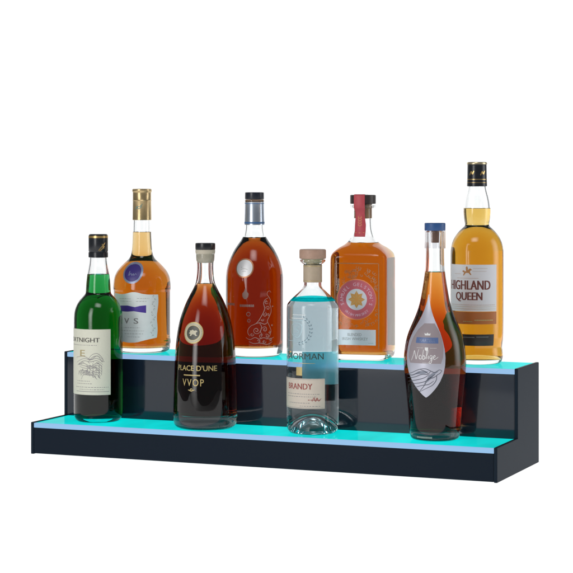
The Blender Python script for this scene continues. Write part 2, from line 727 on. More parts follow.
def spiral(cx, cy, r0, r1, a0, a1, n=22):
    return [(cx + (r0 + (r1 - r0) * i / n) * math.cos(math.radians(a0 + (a1 - a0) * i / n)), cy + (r0 + (r1 - r0) * i / n) * math.sin(math.radians(a0 + (a1 - a0) * i / n))) for i in range(n + 1)]


def dashes(u0, u1, z, wmin=0.12, wmax=0.42, gap=0.12):
    """a line of print too small to read"""
    out, x = [], u0
    while x < u1:
        e = min(u1, x + random.uniform(wmin, wmax))
        out.append([(x, z), ((x + e) / 2, z), (e, z)])
        x = e + gap
    return out


# ============ 1. green bottle with the cream label ============
b = Bottle('whisky_bottle', 'bottle of green liquid with cream engraved label and black cap', 8.35, 6.7, H1, 98.3, 419.6, 0.15872,
           [(250, 8.6), (256, 8.8), (262, 9.2), (268, 10.1), (274, 11.1), (282, 12.0), (289, 12.4), (292.5, 12.9), (296, 15.8), (300, 19.2), (305, 22), (311, 23.8), (317, 24.3),
            (323, 24.4), (360, 24.4), (405, 24.4), (413, 24.1), (417, 22.9), (419.6, 20.5)], 273.2, wall=0.26, heel=0.55, punt=0.5)
b.liquid(liquid_mat('green_liquid', (0.0001, 0.055, 0.0015), 7.2))
b.ref(350)
cap = b.ring('cap', [(233.2, 0), (233.2, 8.6), (234, 9.4), (236, 9.7), (242, 9.7), (250, 9.7), (250.5, 9.4), (251.2, 9.4), (251.6, 9.8), (256.2, 9.8), (256.6, 9.2), (256.6, 0)], M_BLACK)
b.sleeve('gold_band', [(234.8, 9.75), (237.0, 9.82)], M_GOLD, cap, t=0.05)
b.strokes('emblem', [[((x - 98.3) * b.s, b.Z(y)) for x, y in ln] for ln in
                     [spl([(98.5, 249.5), (101, 246.5), (104, 243.5), (106, 241.5)]), spl([(99.5, 250), (102.5, 247.5), (105, 245)]), spl([(102, 243), (103.5, 244.5), (103, 246.5), (104.5, 247)])]],
          0.16, M_GOLD, cap, off=0.02, rr=9.72 * b.s)
R = b.rr
ul, ur = -1.98 * R, b.U(110.4)
lab = b.rect('label', ul, ur, 326.8, 391.6, M_CREAM, b.root, nu=48)
b.text('FORTNIGHT', -1.62 * R, b.U(99.6), 335.2, 339.6, M_INK, lab, bold=0.02)
b.strokes('fine_print', dashes(-1.4 * R, -0.05 * R, b.Z(342.5)), 0.09, M_GREYINK, lab)
b.text('E', b.U(80.8), b.U(85.2), 347.3, 353.6, pbr('ochre_ink', (0.40, 0.33, 0.16), .6), lab, bold=0.02)
eng = []
for k in range(9):       # engraved hillside and house behind the harbour
    yy = 355 + k * 2.3
    eng.append(spl([(b.U(77 + k * .6), b.Z(yy + 3 * math.sin(k))), (b.U(84), b.Z(yy - 1.5)), (b.U(91), b.Z(yy + 1.3 * math.cos(k * 2))), (b.U(97), b.Z(yy - 2)), (b.U(103.5 - k * .4), b.Z(yy + 2))]))
eng.append(spl([(b.U(88), b.Z(357)), (b.U(92), b.Z(352)), (b.U(97), b.Z(350.5)), (b.U(101), b.Z(353.5)), (b.U(103), b.Z(357)), (b.U(101), b.Z(359))]))
eng.append(spl([(b.U(89), b.Z(358)), (b.U(93), b.Z(354)), (b.U(98), b.Z(353)), (b.U(100), b.Z(356))]))
for x, y0, y1 in ((90, 362, 373), (93, 360, 374), (96, 361, 373), (99, 362, 374), (101.5, 362, 372)):
    eng.append([(b.U(x), b.Z(y0)), (b.U(x + .3), b.Z((y0 + y1) / 2)), (b.U(x), b.Z(y1))])
for k in range(14):
    x, y = random.uniform(78, 102), random.uniform(358, 375)
    eng.append([(b.U(x), b.Z(y)), (b.U(x + 1.5), b.Z(y - .8)), (b.U(x + 3), b.Z(y))])
for k in range(26):          # hatching
    x, y = random.uniform(86, 100), random.uniform(353, 374)
    eng.append([(b.U(x), b.Z(y)), (b.U(x + 1.0), b.Z(y + 1.2)), (b.U(x + 2.2), b.Z(y + 2.2))])
for k in range(7):
    x = 79 + k * 1.6
    eng.append(spl([(b.U(x), b.Z(372)), (b.U(x + .8), b.Z(368 - k % 3)), (b.U(x + 1.8), b.Z(372))]))
b.strokes('engraving', eng, 0.085, M_GREYINK, lab)
fp = []
for y, x0, x1 in ((378, 78, 90), (380.5, 78, 92), (384, 77, 109), (386.3, 80, 104)):
    fp += dashes(b.U(x0), b.U(x1), b.Z(y))
fp.append([(b.U(77), b.Z(388.3)), (b.U(90), b.Z(388.3)), (b.U(109), b.Z(388.3))])
b.strokes('fine_print', fp, 0.09, M_GREYINK, lab, off=0.037)

# ============ 2. gold capped amber bottle, purple seal ============
b = Bottle('brandy_bottle', 'amber bottle with gold foil cap, purple round seal and silver label', 11.35, 16.0, H2, 142, 351.0, 0.16262,
           [(192, 8.2), (219, 8.9), (232, 9.2), (245, 9.8), (252, 10.6), (257.5, 12.8), (262, 17.6), (266, 21.5), (270.5, 25), (276, 27.5), (282, 28.5), (287, 28.8), (288.6, 28.7),
            (290.2, 28.2), (294, 28.2), (335, 28.2), (337.5, 28.4), (339.5, 28.8), (341.5, 28.8), (343.5, 28.2), (347, 27.9), (349.5, 26.2), (351, 23)], 231.0, wall=0.26, heel=0.75, punt=0.3)
b.liquid(liquid_mat('amber_liquid', (0.42, 0.100, 0.004), 8.4))
foil = pbr('old_gold_foil', (0.56, 0.42, 0.22), 0.30, metal=0.85, noise=0.08, nscale=250, bump=0.15)
cap = b.ring('cap', [(188, 0), (188, 8.8), (188.6, 9.7), (190.6, 9.8), (191.4, 9.3), (192, 9.2), (199, 9.2), (199.6, 9.5), (200.4, 9.2), (219, 9.5), (219.3, 9.2), (219.3, 0)], foil)
b.strokes('emblem', [[((x - 141) * b.s, b.Z(y)) for x, y in ln] for ln in [spl([(133.5, 209), (136, 206), (139, 205.5), (141.5, 203)]), spl([(135, 206), (138, 208), (141, 205)])]],
          0.09, pbr('teal_ink', (0.10, 0.30, 0.30), .4), cap, off=0.02, rr=9.45 * b.s)
b.ref(300)
M_PURP = pbr('purple_paper', (0.045, 0.028, 0.20), 0.4, spec=0.5)
M_SILV = pbr('silver_blue_paper', (0.28, 0.32, 0.46), 0.35, metal=0.3)
zc = 271
rs = b.R(b.Z(zc))
us = math.asin((132.6 - 142) * b.s / rs) * b.rr
seal = b.disc('seal', us, zc, 10.6 * b.s, M_SILV, b.root, th=0.03, asp=1.13)
b.disc('seal_field', us, zc, 8.6 * b.s, M_PURP, seal, off=0.035, asp=1.13, th=0.01)
z0 = b.Z(273.5)
b.strokes('emblem', [spl([(us - .7, z0 - .1), (us - .55, z0 + .7), (us - .5, z0), (us - .25, z0 + .35), (us, z0), (us + .2, z0 + .3), (us + .35, z0), (us + .6, z0 + .3), (us + .8, z0 + .1)])], 0.09, M_SILV, seal, off=0.042)
M_PALE = pbr('pale_silver_paper', (0.80, 0.84, 0.84), 0.5, noise=0.06, nscale=120)
ulx = b.U(157.8)


def lf(z):
    return -1.1 * b.rr


def vs_label():
    z_lo, z_hi = b.Z(338), b.Z(291.5)
    nu, nz = 40, 16
    ul_, ur_ = b.U(115.5), b.U(157.8)
    vs, fs = [], []
    for o_ in (0.03, 0.012):
        for i in range(nz + 1):
            for k in range(nu + 1):
                t = k / nu
                u = ul_ + (ur_ - ul_) * t
                top = z_hi + 0.28 * math.exp(-((t - 0.52) / 0.16) ** 2) - 0.12 * math.sin(PI * t * 2) ** 2 - (0.18 * max(0, t - .75) / .25)
                bot = z_lo - 0.28 * math.exp(-((t - 0.45) / 0.22) ** 2) + 0.5 * max(0, t - .6) / .4
                f = i / nz
                side = 0.10 * math.sin(f * PI * 3) * (t ** 6)
                tap = -0.25 * (1 - f) * t ** 3
                vs.append(b.P(u + side + tap, bot + (top - bot) * f, o_))
    q = nu + 1
    N = (nz + 1) * q
    for i in range(nz):
        for k in range(nu):
            a0 = i * q + k
            fs.append((a0, a0 + 1, a0 + q + 1, a0 + q))
            fs.append((N + a0, N + a0 + q, N + a0 + q + 1, N + a0 + 1))
    return from_lists('label', vs, fs, M_PALE, b.root, True)


lab = vs_label()
rb = [(b.U(121), b.Z(309)), (b.U(121), b.Z(303.5)), (b.U(128), b.Z(303.2)), (b.U(135), b.Z(304.6)), (b.U(140), b.Z(303.4)), (b.U(146), b.Z(302.8)), (b.U(146), b.Z(310.4)), (b.U(140), b.Z(309.6)), (b.U(134), b.Z(308.6)), (b.U(128), b.Z(309.2))]
b.poly('ribbon', [rb], pbr('violet_foil', (0.09, 0.05, 0.36), 0.35, metal=0.2), lab, off=0.04)
b.text('V', b.U(124.8), b.U(129.4), 315.6, 321, M_GREYINK, lab, off=0.04, bold=0.02)
b.text('S', b.U(134), b.U(138.2), 315.6, 321, M_GREYINK, lab, off=0.04, bold=0.02)
orn = []
for k in range(16):
    y = 294 + k * 2.6
    x = 153.5 + 1.5 * math.sin(k * 1.7) - k * .08
    orn.append([(p[0], p[1]) for p in spiral(b.U(x), b.Z(y), 0.05, 0.2, k * 70, k * 70 + 250, 8)])
for y, x0, x1 in ((296.5, 120, 131), (299, 121, 132), (296, 137, 149), (299, 136, 147), (325, 124, 140), (328, 122, 144), (331, 125, 143), (334, 128, 140)):
    orn += dashes(b.U(x0), b.U(x1), b.Z(y))
b.strokes('fine_print', orn, 0.05, M_GREYINK, lab, off=0.041)

# ============ 3. dark cognac with gilt seal ============
b = Bottle('cognac_bottle', 'dark brown flared bottle with gilt medallion, gold VVOP lettering, black stopper', 27.65, 5.6, H1, 205.0, 426.4, 0.15425,
           [(253, 9.3), (257, 9.2), (259.6, 8.9), (261.5, 8.2), (268, 8.1), (276, 8.6), (282, 9.7), (288, 12.3), (295, 16), (302, 19.4), (310, 22.6), (318, 25.2), (326, 27.0), (336, 28.6),
            (348, 29.8), (365, 30.8), (390, 31.6), (410, 32.1), (418, 32.0), (422.5, 31.0), (425, 29), (426.4, 26)], 282.6, wall=0.58, heel=1.85, punt=0.0)
b.liquid(liquid_mat('dark_cognac', (0.075, 0.0007, 0.000001), 9.2))
st = b.ring('stopper', [(242, 0), (242, 9.3), (242.5, 9.9), (243.2, 10), (247.8, 10), (248.6, 9.7), (248.7, 0)], M_BLACK)
b.ring('stopper_collar', [(248.75, 0), (248.75, 9.8), (250.5, 9.9), (252.8, 9.6), (252.8, 6.8), (261.5, 6.3), (262, 0)], pbr('pale_cork', (0.52, 0.47, 0.37), 0.6, noise=.1, nscale=500), st)
b.ref(370)
zc = 330
rs = b.R(b.Z(zc))
us = math.asin((192.9 - 205) * b.s / rs) * b.rr
asp = b.rr / rs * 1.06
seal = b.disc('medallion', us, zc, 10.6 * b.s, M_GOLDINK, b.root, th=0.03, asp=asp)
M_CRM = pbr('ivory_enamel', (0.54, 0.50, 0.37), 0.4)
M_DKB = pbr('dark_enamel', (0.07, 0.07, 0.06), 0.4)
b.disc('medallion_rim', us, zc, 9.6 * b.s, M_CRM, seal, off=0.04, rin=7.4 * b.s, asp=asp, th=0.008)
b.disc('medallion_field', us, zc, 7.0 * b.s, M_DKB, seal, off=0.038, asp=asp, th=0.006)
z0 = b.Z(330)
k_ = 0.9
b.poly('horse_emblem', [[(us + x * k_ * asp, z0 + y * k_) for x, y in
                         [(-.75, -.1), (-.5, .15), (-.65, .4), (-.35, .38), (-.1, .55), (.2, .35), (.55, .45), (.8, .2), (.55, .12), (.5, -.2), (.75, -.45), (.45, -.5), (.25, -.28), (-.1, -.22), (-.3, -.55), (-.55, -.5), (-.4, -.2)]]],
       M_CRM, seal, off=0.046)
b.ring_text('COGNAC COGNAC', us, zc, 7.9 * b.s, 0.2, 200, -20, M_DKB, seal, off=0.047) if False else None
b.strokes('rim_marks', [[(us + asp * r_ * b.s * math.cos(t), z0 + r_ * b.s * math.sin(t)) for r_ in (7.9, 8.5, 9.1)] for t in [i * PI / 18 for i in range(36)]], 0.05, M_DKB, seal, off=0.047)
b.text("PLACE D'UNE", b.U(178.5), b.U(216.5), 361.8, 367.2, M_GOLDINK, b.root, off=0.03, bold=0.012)
b.strokes('gold_line', dashes(b.U(184), b.U(200), b.Z(371.6), 0.12, 0.2, 0.03), 0.2, M_GOLDINK, b.root, off=0.03)
b.text('VVOP', b.U(183), b.U(203.5), 375.2, 382.2, M_GOLDINK, b.root, off=0.03, bold=0.0, spacing=1.25)
b.strokes('gold_crest', [arc((b.U(188.5) + b.U(194.5)) / 2, b.Z(386), 0.18, 0, 350), [(b.U(188.5), b.Z(386)), (b.U(191), b.Z(387)), (b.U(194.5), b.Z(386))]], 0.12, M_GOLDINK, b.root, off=0.03)

# ============ 4. red-brown bottle with etched scroll ============
b = Bottle('cognac_bottle', 'reddish brown tall bottle with silver neck band, round silver seal and etched scrollwork', 31.08, 16.6, H2, 254.5, 354.9, 0.15887,
           [(199.4, 9.6), (201, 9.5), (203, 9.1), (224, 9.7), (230, 10.2), (235, 11.3), (239, 13.4), (243, 16.2), (247, 19), (251, 21.3), (256, 23.7), (262, 26), (268, 27.6), (275, 28.5),
            (285, 28.7), (340, 28.7), (349, 28.4), (353, 26.8), (354.9, 23)], 236.6, wall=0.34, heel=1.35, punt=0.0)
b.liquid(liquid_mat('red_brown_cognac', (0.16, 0.008, 0.00005), 8.4))
st = b.ring('stopper', [(191.5, 0), (191.5, 9), (192, 9.5), (197.8, 9.6), (198.6, 9.3), (198.7, 0)], pbr('black_blue_plastic', (0.012, 0.016, 0.028), 0.3))
b.ring('stopper_collar', [(198.75, 0), (198.75, 9.0), (200.6, 9.4), (200.9, 9.0), (200.9, 0)], pbr('brown_cork', (0.30, 0.19, 0.12), 0.7), st)
foil = pbr('silver_foil', (0.55, 0.62, 0.72), 0.28, metal=0.9)
nb = b.sleeve('neck_band', [(201.3, 9.9), (203, 9.6), (212, 9.75), (224, 10.15)], foil, t=0.05)
M_BLUE = pbr('blue_ink', (0.05, 0.14, 0.32), 0.4)
b.sleeve('blue_band', [(221, 10.12), (222.8, 10.22)], M_BLUE, nb, t=0.04)
b.sleeve('blue_band', [(202.4, 9.75), (203.1, 9.72)], M_BLUE, nb, t=0.04)
b.ref(300)
rs = b.R(b.Z(266.5))
us = math.asin((244.5 - 254.5) * b.s / rs) * b.rr
asp = b.rr / rs * 1.08
seal = b.disc('medallion', us, 266.3, 8.4 * b.s, pbr('silver_seal', (0.70, 0.70, 0.71), 0.4, metal=0.3), b.root, off=0.05, asp=asp, th=0.04)
b.disc('medallion_rim', us, 266.3, 9.6 * b.s, pbr('bronze_rim', (0.45, 0.20, 0.10), 0.35, metal=0.6), seal, off=0.055, rin=8.3 * b.s, asp=asp, th=0.05)
b.strokes('emblem', [dashes(us - .6, us + .6, b.Z(265.5))[0], [(us - .6, b.Z(267.5)), (us, b.Z(266.8)), (us + .6, b.Z(267.5))], [(us - .3, b.Z(269.5)), (us, b.Z(269.3)), (us + .3, b.Z(269.5))]], 0.06, M_GREYINK, seal, off=0.06)
M_ETCH = pbr('etched_white', (0.46, 0.36, 0.33), 0.5)
sc = []


def P2(x, y):
    return (b.U(x), b.Z(y))


def S2(x, y, r, a0, a1, r0=0.06):
    cx_, cz_ = P2(x, y)
    return spiral(cx_, cz_, r0, r, a0, a1, 20)


sc.append(spl([P2(270.8, 290.5), P2(269.4, 288.8), P2(267.4, 289.8), P2(267, 292.5), P2(268.8, 295), P2(270.3, 298.5), P2(269.6, 302), P2(270.8, 306), P2(270.6, 310.5), P2(268.8, 314.5), P2(267.2, 318.5), P2(269, 323), P2(270.8, 328), P2(269.5, 333), P2(266.5, 336.5)]))
sc.append(spl([P2(268, 295.5), P2(264.8, 297.5), P2(263.4, 301.5), P2(264.6, 305.5), P2(263.2, 310), P2(261, 314), P2(258.5, 318), P2(255.5, 321), P2(251.5, 322.6)]))
sc.append(spl([P2(255.5, 321), P2(260, 320), P2(264.5, 321.5), P2(267.8, 319.5)]))
for x, y, r, a0, a1 in ((266.3, 299.6, .34, -60, 330), (267.6, 305.8, .36, 120, 540), (264.4, 312.0, .36, 30, 430), (268.0, 312.6, .26, 200, 560), (262.2, 317.2, .24, 60, 400),
                        (256.4, 327.6, .60, 160, 720), (264.6, 326.6, .46, 20, 520), (269.2, 329.6, .22, 100, 460), (261.0, 333.0, .32, 250, 640), (266.8, 333.2, .34, 80, 500),
                        (252.0, 331.5, .30, 0, 380), (270.3, 337.0, .26, 90, 470), (258.8, 338.4, .26, 180, 520), (264.0, 338.6, .30, 0, 360), (272.2, 304.0, .12, 90, 420), (271.8, 322.6, .14, 0, 330)):
    sc.append(S2(x, y, r, a0, a1))
sc.append(spl([P2(246, 334.5), P2(250, 336.5), P2(255, 334.5), P2(259, 336), P2(263.5, 334.8), P2(269, 336.2), P2(273.5, 334.6)]))
sc.append(spl([P2(249, 338.6), P2(254, 340.4), P2(260, 340), P2(267, 341.4), P2(272, 339)]))
sc.append(spl([P2(251.5, 322.6), P2(248.5, 326), P2(248, 330), P2(250, 333)]))
sc.append(spl([P2(259.5, 320.5), P2(261.5, 324), P2(260.5, 329), P2(262.5, 332)]))
b.strokes('etched_scroll', sc, 0.075, M_ETCH, b.root, off=0.02)
M_FAINT = pbr('faint_etching', (0.26, 0.15, 0.13), 0.5)
zc = b.Z(292)
b.poly('etched_flame', [[(b.U(245.5) + x, zc + y) for x, y in [(0, 1.0), (.25, .45), (.55, .1), (.45, -.4), (.15, -.75), (-.2, -.75), (-.5, -.35), (-.5, .15), (-.2, .45)]]], M_FAINT, b.root, off=0.02)
b.text('XO', b.U(240), b.U(252), 304, 309, M_FAINT, b.root, off=0.02) if False else None
b.strokes('faint_print', dashes(b.U(240), b.U(254), b.Z(303.2), .2, .3, .05) + dashes(b.U(228), b.U(235), b.Z(302.2), .2, .3, .05), 0.42, M_FAINT, b.root, off=0.02)
b.strokes('faint_crest', [arc(b.U(248.5), b.Z(311.5), 0.3, 0, 360), arc(b.U(249), b.Z(318), 0.22, 0, 360)], 0.12, M_FAINT, b.root, off=0.02)

# ============ 5. clear brandy ============
b = Bottle('brandy_bottle', 'clear glass bottle with wooden stopper and beige label reading brandy', 45.16, 6.5, H1, 312.7, 431.4, 0.15111,
           [(258.4, 12.3), (259.6, 12.8), (261, 12.2), (262.6, 10.2), (263.6, 9.0), (266, 8.9), (283, 8.9), (285.5, 9.3), (288, 11), (292, 15), (297, 20.2), (301, 23.9), (303.2, 25.3), (306, 25.9),
            (312, 26), (420, 26), (426, 25.6), (429.5, 24), (431.4, 21.5)], 298.6, wall=0.27, heel=0.5, punt=2.3)
b.liquid(liquid_mat('clear_spirit', (0.80, 0.89, 0.92), 7.2))
M_WOOD = pbr('pale_rosewood', (0.42, 0.27, 0.20), 0.5, noise=0.18, nscale=160, bump=0.1)
st = b.ring('stopper', [(248.3, 0), (248.3, 12.4), (248.8, 13.1), (249.6, 13.3), (256.8, 13.3), (257.6, 12.9), (257.9, 12.2), (257.9, 0)], M_WOOD)
b.ring('stopper_collar', [(257.95, 0), (257.95, 11.4), (260.5, 8.6), (261, 6.8), (268, 6.6), (268, 0)], pbr('champagne_cork', (0.50, 0.42, 0.26), 0.5), st)
M_SEALP = pbr('beige_seal_paper', (0.46, 0.37, 0.27), 0.5, noise=0.08, nscale=200)
ns = b.sleeve('neck_seal', [(263.9, 9.35), (265, 9.35), (281.2, 9.35)], M_SEALP, t=0.05)
b.sleeve('seal_line', [(264.6, 9.42), (265.2, 9.42)], M_GOLDINK, ns, t=0.04)
b.sleeve('seal_line', [(279.4, 9.42), (280.0, 9.42)], M_GOLDINK, ns, t=0.04)
b.ref(380)
lab = b.rect('label', -1.75 * b.rr, b.U(324.6), 375.3, 405, pbr('beige_paper', (0.60, 0.52, 0.44), 0.6, noise=0.06, nscale=150), b.root, nu=44)
M_RED = pbr('red_ink', (0.30, 0.07, 0.06), 0.6)
b.text('BRANDY', b.U(289.3), b.U(312.3), 380.2, 386.0, M_RED, lab, bold=0.02)
fp = dashes(-1.2 * b.rr, b.U(320), b.Z(390.6)) + dashes(-1.2 * b.rr, b.U(316), b.Z(393.2)) + dashes(b.U(290), b.U(310), b.Z(399.5)) + dashes(b.U(300), b.U(321), b.Z(402.5))
b.strokes('fine_print', fp, 0.09, M_GREYINK, lab)
b.strokes('red_script', [spl([(b.U(312), b.Z(397.8)), (b.U(314), b.Z(394)), (b.U(315.5), b.Z(397.5)), (b.U(317), b.Z(394.2)), (b.U(318.5), b.Z(397.3)), (b.U(321), b.Z(394.8))])] + dashes(b.U(308), b.U(320), b.Z(396.3)), 0.12, M_RED, lab, off=0.038)
for y in (376.2, 404.1):
    b.strokes('border_line', [[(-1.7 * b.rr + i * (b.U(323.6) + 1.7 * b.rr) / 20, b.Z(y)) for i in range(21)]], 0.05, M_GREYINK, lab, off=0.037)
wr = []
M_SILVI = pbr('pale_blue_etch', (0.42, 0.56, 0.62), 0.35, metal=0.2)
M_DGREY = pbr('steel_grey_etch', (0.15, 0.21, 0.25), 0.4, metal=0.2)
ucx, zc = b.U(298.5), b.Z(327.5)
Rw = 13.3 * b.s
leaves = []
for k in range(11):      # laurel wreath, open at the top left
    t = math.radians(60 - k * 15)
    for s_ in (-1, 1):
        bx, bz = ucx + Rw * math.cos(t), zc + Rw * math.sin(t)
        a_ = t - PI / 2 + s_ * 0.65 + PI
        L_ = 0.48
        px, pz = bx + L_ * math.cos(a_), bz + L_ * math.sin(a_)
        nx, nz_ = -math.sin(a_) * 0.09, math.cos(a_) * 0.09
        mx_, mz_ = (bx + px) / 2, (bz + pz) / 2
        leaves.append([(bx, bz), (mx_ + nx, mz_ + nz_), (px, pz), (mx_ - nx, mz_ - nz_)])
b.poly('laurel_wreath', leaves, M_DGREY, b.root, off=0.02)
b.strokes('etched_crest', [arc(ucx, zc, Rw, 62, -95, 26)] + dashes(b.U(289.5), b.U(303), b.Z(318), .2, .4, .05) + dashes(b.U(289.5), b.U(301), b.Z(338.5), .2, .4, .04)
          + [spl([(b.U(292), b.Z(323)), (b.U(297), b.Z(321)), (b.U(302), b.Z(323)), (b.U(301), b.Z(331)), (b.U(297), b.Z(335)), (b.U(292), b.Z(331)), (b.U(292), b.Z(323))])]
          + [spl([(b.U(295), b.Z(332)), (b.U(299), b.Z(329)), (b.U(296), b.Z(326)), (b.U(299.5), b.Z(324))])], 0.11, M_SILVI, b.root, off=0.022)
b.strokes('etched_lines', dashes(b.U(293), b.U(306), b.Z(312.5), .15, .3, .05) + dashes(b.U(292), b.U(304), b.Z(316), .15, .3, .05), 0.1, M_WHITE, b.root, off=0.022)
b.text('NORMAN', -1.1 * b.rr, b.U(323.4), 350.2, 356.3, pbr('dark_teal_ink', (0.03, 0.06, 0.055), 0.5), b.root, off=0.025, bold=0.01)
b.strokes('gold_rule', [[(b.U(x), b.Z(360.2)) for x in (293, 300, 307, 315)]], 0.07, M_GOLDINK, b.root, off=0.025)
b.rect('gold_stamp', b.U(296.6), b.U(302.2), 364, 372.4, M_GOLDINK, b.root, off=0.03, nu=6, nz=3)

# printed film on the back of the bottle, seen through the spirit
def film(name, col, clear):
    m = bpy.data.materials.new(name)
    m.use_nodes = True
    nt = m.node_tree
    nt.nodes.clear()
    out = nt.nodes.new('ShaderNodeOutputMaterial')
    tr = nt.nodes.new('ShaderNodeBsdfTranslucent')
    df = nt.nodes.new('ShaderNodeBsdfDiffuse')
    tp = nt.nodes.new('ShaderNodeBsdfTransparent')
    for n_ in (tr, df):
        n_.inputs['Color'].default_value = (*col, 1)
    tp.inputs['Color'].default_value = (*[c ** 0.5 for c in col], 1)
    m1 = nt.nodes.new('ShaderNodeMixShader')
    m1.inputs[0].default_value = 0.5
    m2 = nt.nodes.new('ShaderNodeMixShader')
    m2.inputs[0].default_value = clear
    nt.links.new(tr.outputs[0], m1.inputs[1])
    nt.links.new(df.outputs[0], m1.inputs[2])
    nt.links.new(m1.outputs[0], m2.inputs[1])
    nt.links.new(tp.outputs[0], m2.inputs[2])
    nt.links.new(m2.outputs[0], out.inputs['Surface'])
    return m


pi_r = PI * b.rr
bk = b.rect('back_label', pi_r - 0.62 * b.rr, pi_r + 0.62 * b.rr, 307, 351.5, film('silver_film', (0.86, 0.90, 0.94), 0.60), b.root, off=0.03)
bk['label'] = 'silvery film on the back of the bottle'
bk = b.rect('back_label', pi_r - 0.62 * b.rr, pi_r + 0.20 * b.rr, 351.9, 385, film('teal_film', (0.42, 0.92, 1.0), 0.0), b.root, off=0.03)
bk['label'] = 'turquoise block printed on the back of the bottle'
tb = b.sleeve('painted_glow_band', [(295.6, b.R(b.Z(295.6)) / b.s + .12), (297.5, b.R(b.Z(297.5)) / b.s + .12), (299.6, b.R(b.Z(299.6)) / b.s + .12)], film('painted_glow_film', (0.0, 0.86, 0.90), 0.80), t=0.02)  # cyan tread glow at the liquid surface, painted as a coloured band

# ============ 6. square shouldered whiskey, red seal ============
SQ = 26.6


def nsq(z):
    zb0, zb1 = (357.7 - 241) * 0.15624, (357.7 - 254) * 0.15624
    t = max(0, min(1, (zb0 - z) / (zb0 - zb1)))
    t = t * t * (3 - 2 * t)
    return 2 + 5.5 * t


b = Bottle('whiskey_bottle', 'square-shouldered amber bottle with round red seal and red strap over its dark cap', 48.73, 18.6, H2, 361.2, 357.7, 0.15624,
           [(203, 9.2), (206, 9.6), (208, 9.0), (224, 9.3), (231, 10.3), (236, 12), (239.5, 14.2), (243, 17.5), (246.5, 22.2), (250.5, 26.0), (254, 28.0), (258, 28.7), (266, 28.8), (345, 28.8),
            (352, 28.4), (356, 27.2), (357.7, 25)], 242.0, wall=0.36, heel=0.85, punt=0.0, yaw=-13, nf=nsq)
b.liquid(liquid_mat('golden_amber', (0.44, 0.105, 0.0015), 7.6))
M_CAPB = pbr('dark_brown_cap', (0.035, 0.024, 0.022), 0.4)
st = b.ring('cap', [(194, 0), (194, 12.2), (194.6, 12.9), (202.6, 12.9), (203, 12.4), (203.2, 0)], M_CAPB)
b.ring('cap_rim', [(203.3, 0), (203.3, 11.8), (204, 12.6), (206.3, 12.7), (207, 11.6), (207, 9.8), (204, 0)], M_GLASS2, st) if False else None
b.ring('stopper_collar', [(203.25, 0), (203.25, 8.6), (207, 8.6), (207.2, 7.0), (217.5, 6.8), (218, 0)], M_CORK, st)
b.sleeve('glass_lip', [(203.6, 12.2), (204.4, 12.8), (206, 12.8), (207.2, 12.0), (207.3, 10.0)], M_GLASS2, t=0.35)
# red strap: over the top, down the side of the cap and the neck
M_STRAP = pbr('crimson_strap', (0.52, 0.065, 0.085), 0.5, noise=0.12, nscale=200)


def strap():
    s = b.s
    path = [(0, b.Z(193.6)), (8, b.Z(193.55)), (12.3, b.Z(193.7)), (13.15, b.Z(194.6)), (13.2, b.Z(199)), (13.2, b.Z(203)), (13.1, b.Z(206.5)), (12.2, b.Z(208.3)), (10.6, b.Z(211)), (9.9, b.Z(216)), (9.85, b.Z(224)), (10.5, b.Z(230)), (11.5, b.Z(233.5)), (12.3, b.Z(235.6))]
    vs, fs = [], []
    nw = 8
    hw = 5.7 * s
    a_c = math.radians(5)        # the strap sits slightly left of the front edge
    for th in (0.03, 0.0):
        for r, z in path:
            r_ = r * s + th
            for k in range(nw + 1):
                x = -hw + 2 * hw * k / nw
                x *= (0.86 if z > b.Z(224) and z < b.Z(209) else 1)
                y = -math.sqrt(max(0, r_ * r_ - x * x)) if r_ > hw else -r_
                xr, yr = x * math.cos(-a_c) - y * math.sin(-a_c), x * math.sin(-a_c) + y * math.cos(-a_c)
                vs.append((xr * CM, yr * CM, (z + th) * CM))
    q = nw + 1
    N = len(path) * q
    for i in range(len(path) - 1):
        for k in range(nw):
            a0 = i * q + k
            fs.append((a0, a0 + q, a0 + q + 1, a0 + 1))
            fs.append((N + a0, N + a0 + 1, N + a0 + q + 1, N + a0 + q))
        fs.append((i * q, N + i * q, N + i * q + q, i * q + q))
        fs.append((i * q + nw, i * q + q + nw, N + i * q + q + nw, N + i * q + nw))
    o = from_lists('strap', vs, fs, M_STRAP, b.root, True)
    o.data.set_sharp_from_angle(angle=math.radians(40))
    # little gilt mark on the strap
    mk = []
    for y in (217.5, 220, 222.5, 225):
        for sx in (-1, 1):
            mk.append([(sx * 0.05, b.Z(y)), (sx * 0.3, b.Z(y - 1.3)), (sx * 0.2, b.Z(y - 2.4))])
    V, F = [], []
    for ln in mk + [[(-.75, b.Z(231.6)), (0, b.Z(231.9)), (.75, b.Z(231.6))]]:
        bs = len(V)
        for x, z in ln:
            yv = 230 if z < b.Z(230) else 216
            rr = (9.9 if z > b.Z(228) else 11.0) * s + 0.06
            a = math.asin(x / rr) - 0 + math.radians(-5)
            for dz in (0.05, -0.05):
                V.append((rr * math.sin(a) * CM, -rr * math.cos(a) * CM, (z + dz) * CM))
        for i in range(len(ln) - 1):
            F.append((bs + 2 * i, bs + 2 * i + 1, bs + 2 * i + 3, bs + 2 * i + 2))
    from_lists('gilt_mark', V, F, pbr('gilt_orange', (0.75, 0.36, 0.12), 0.4), o)


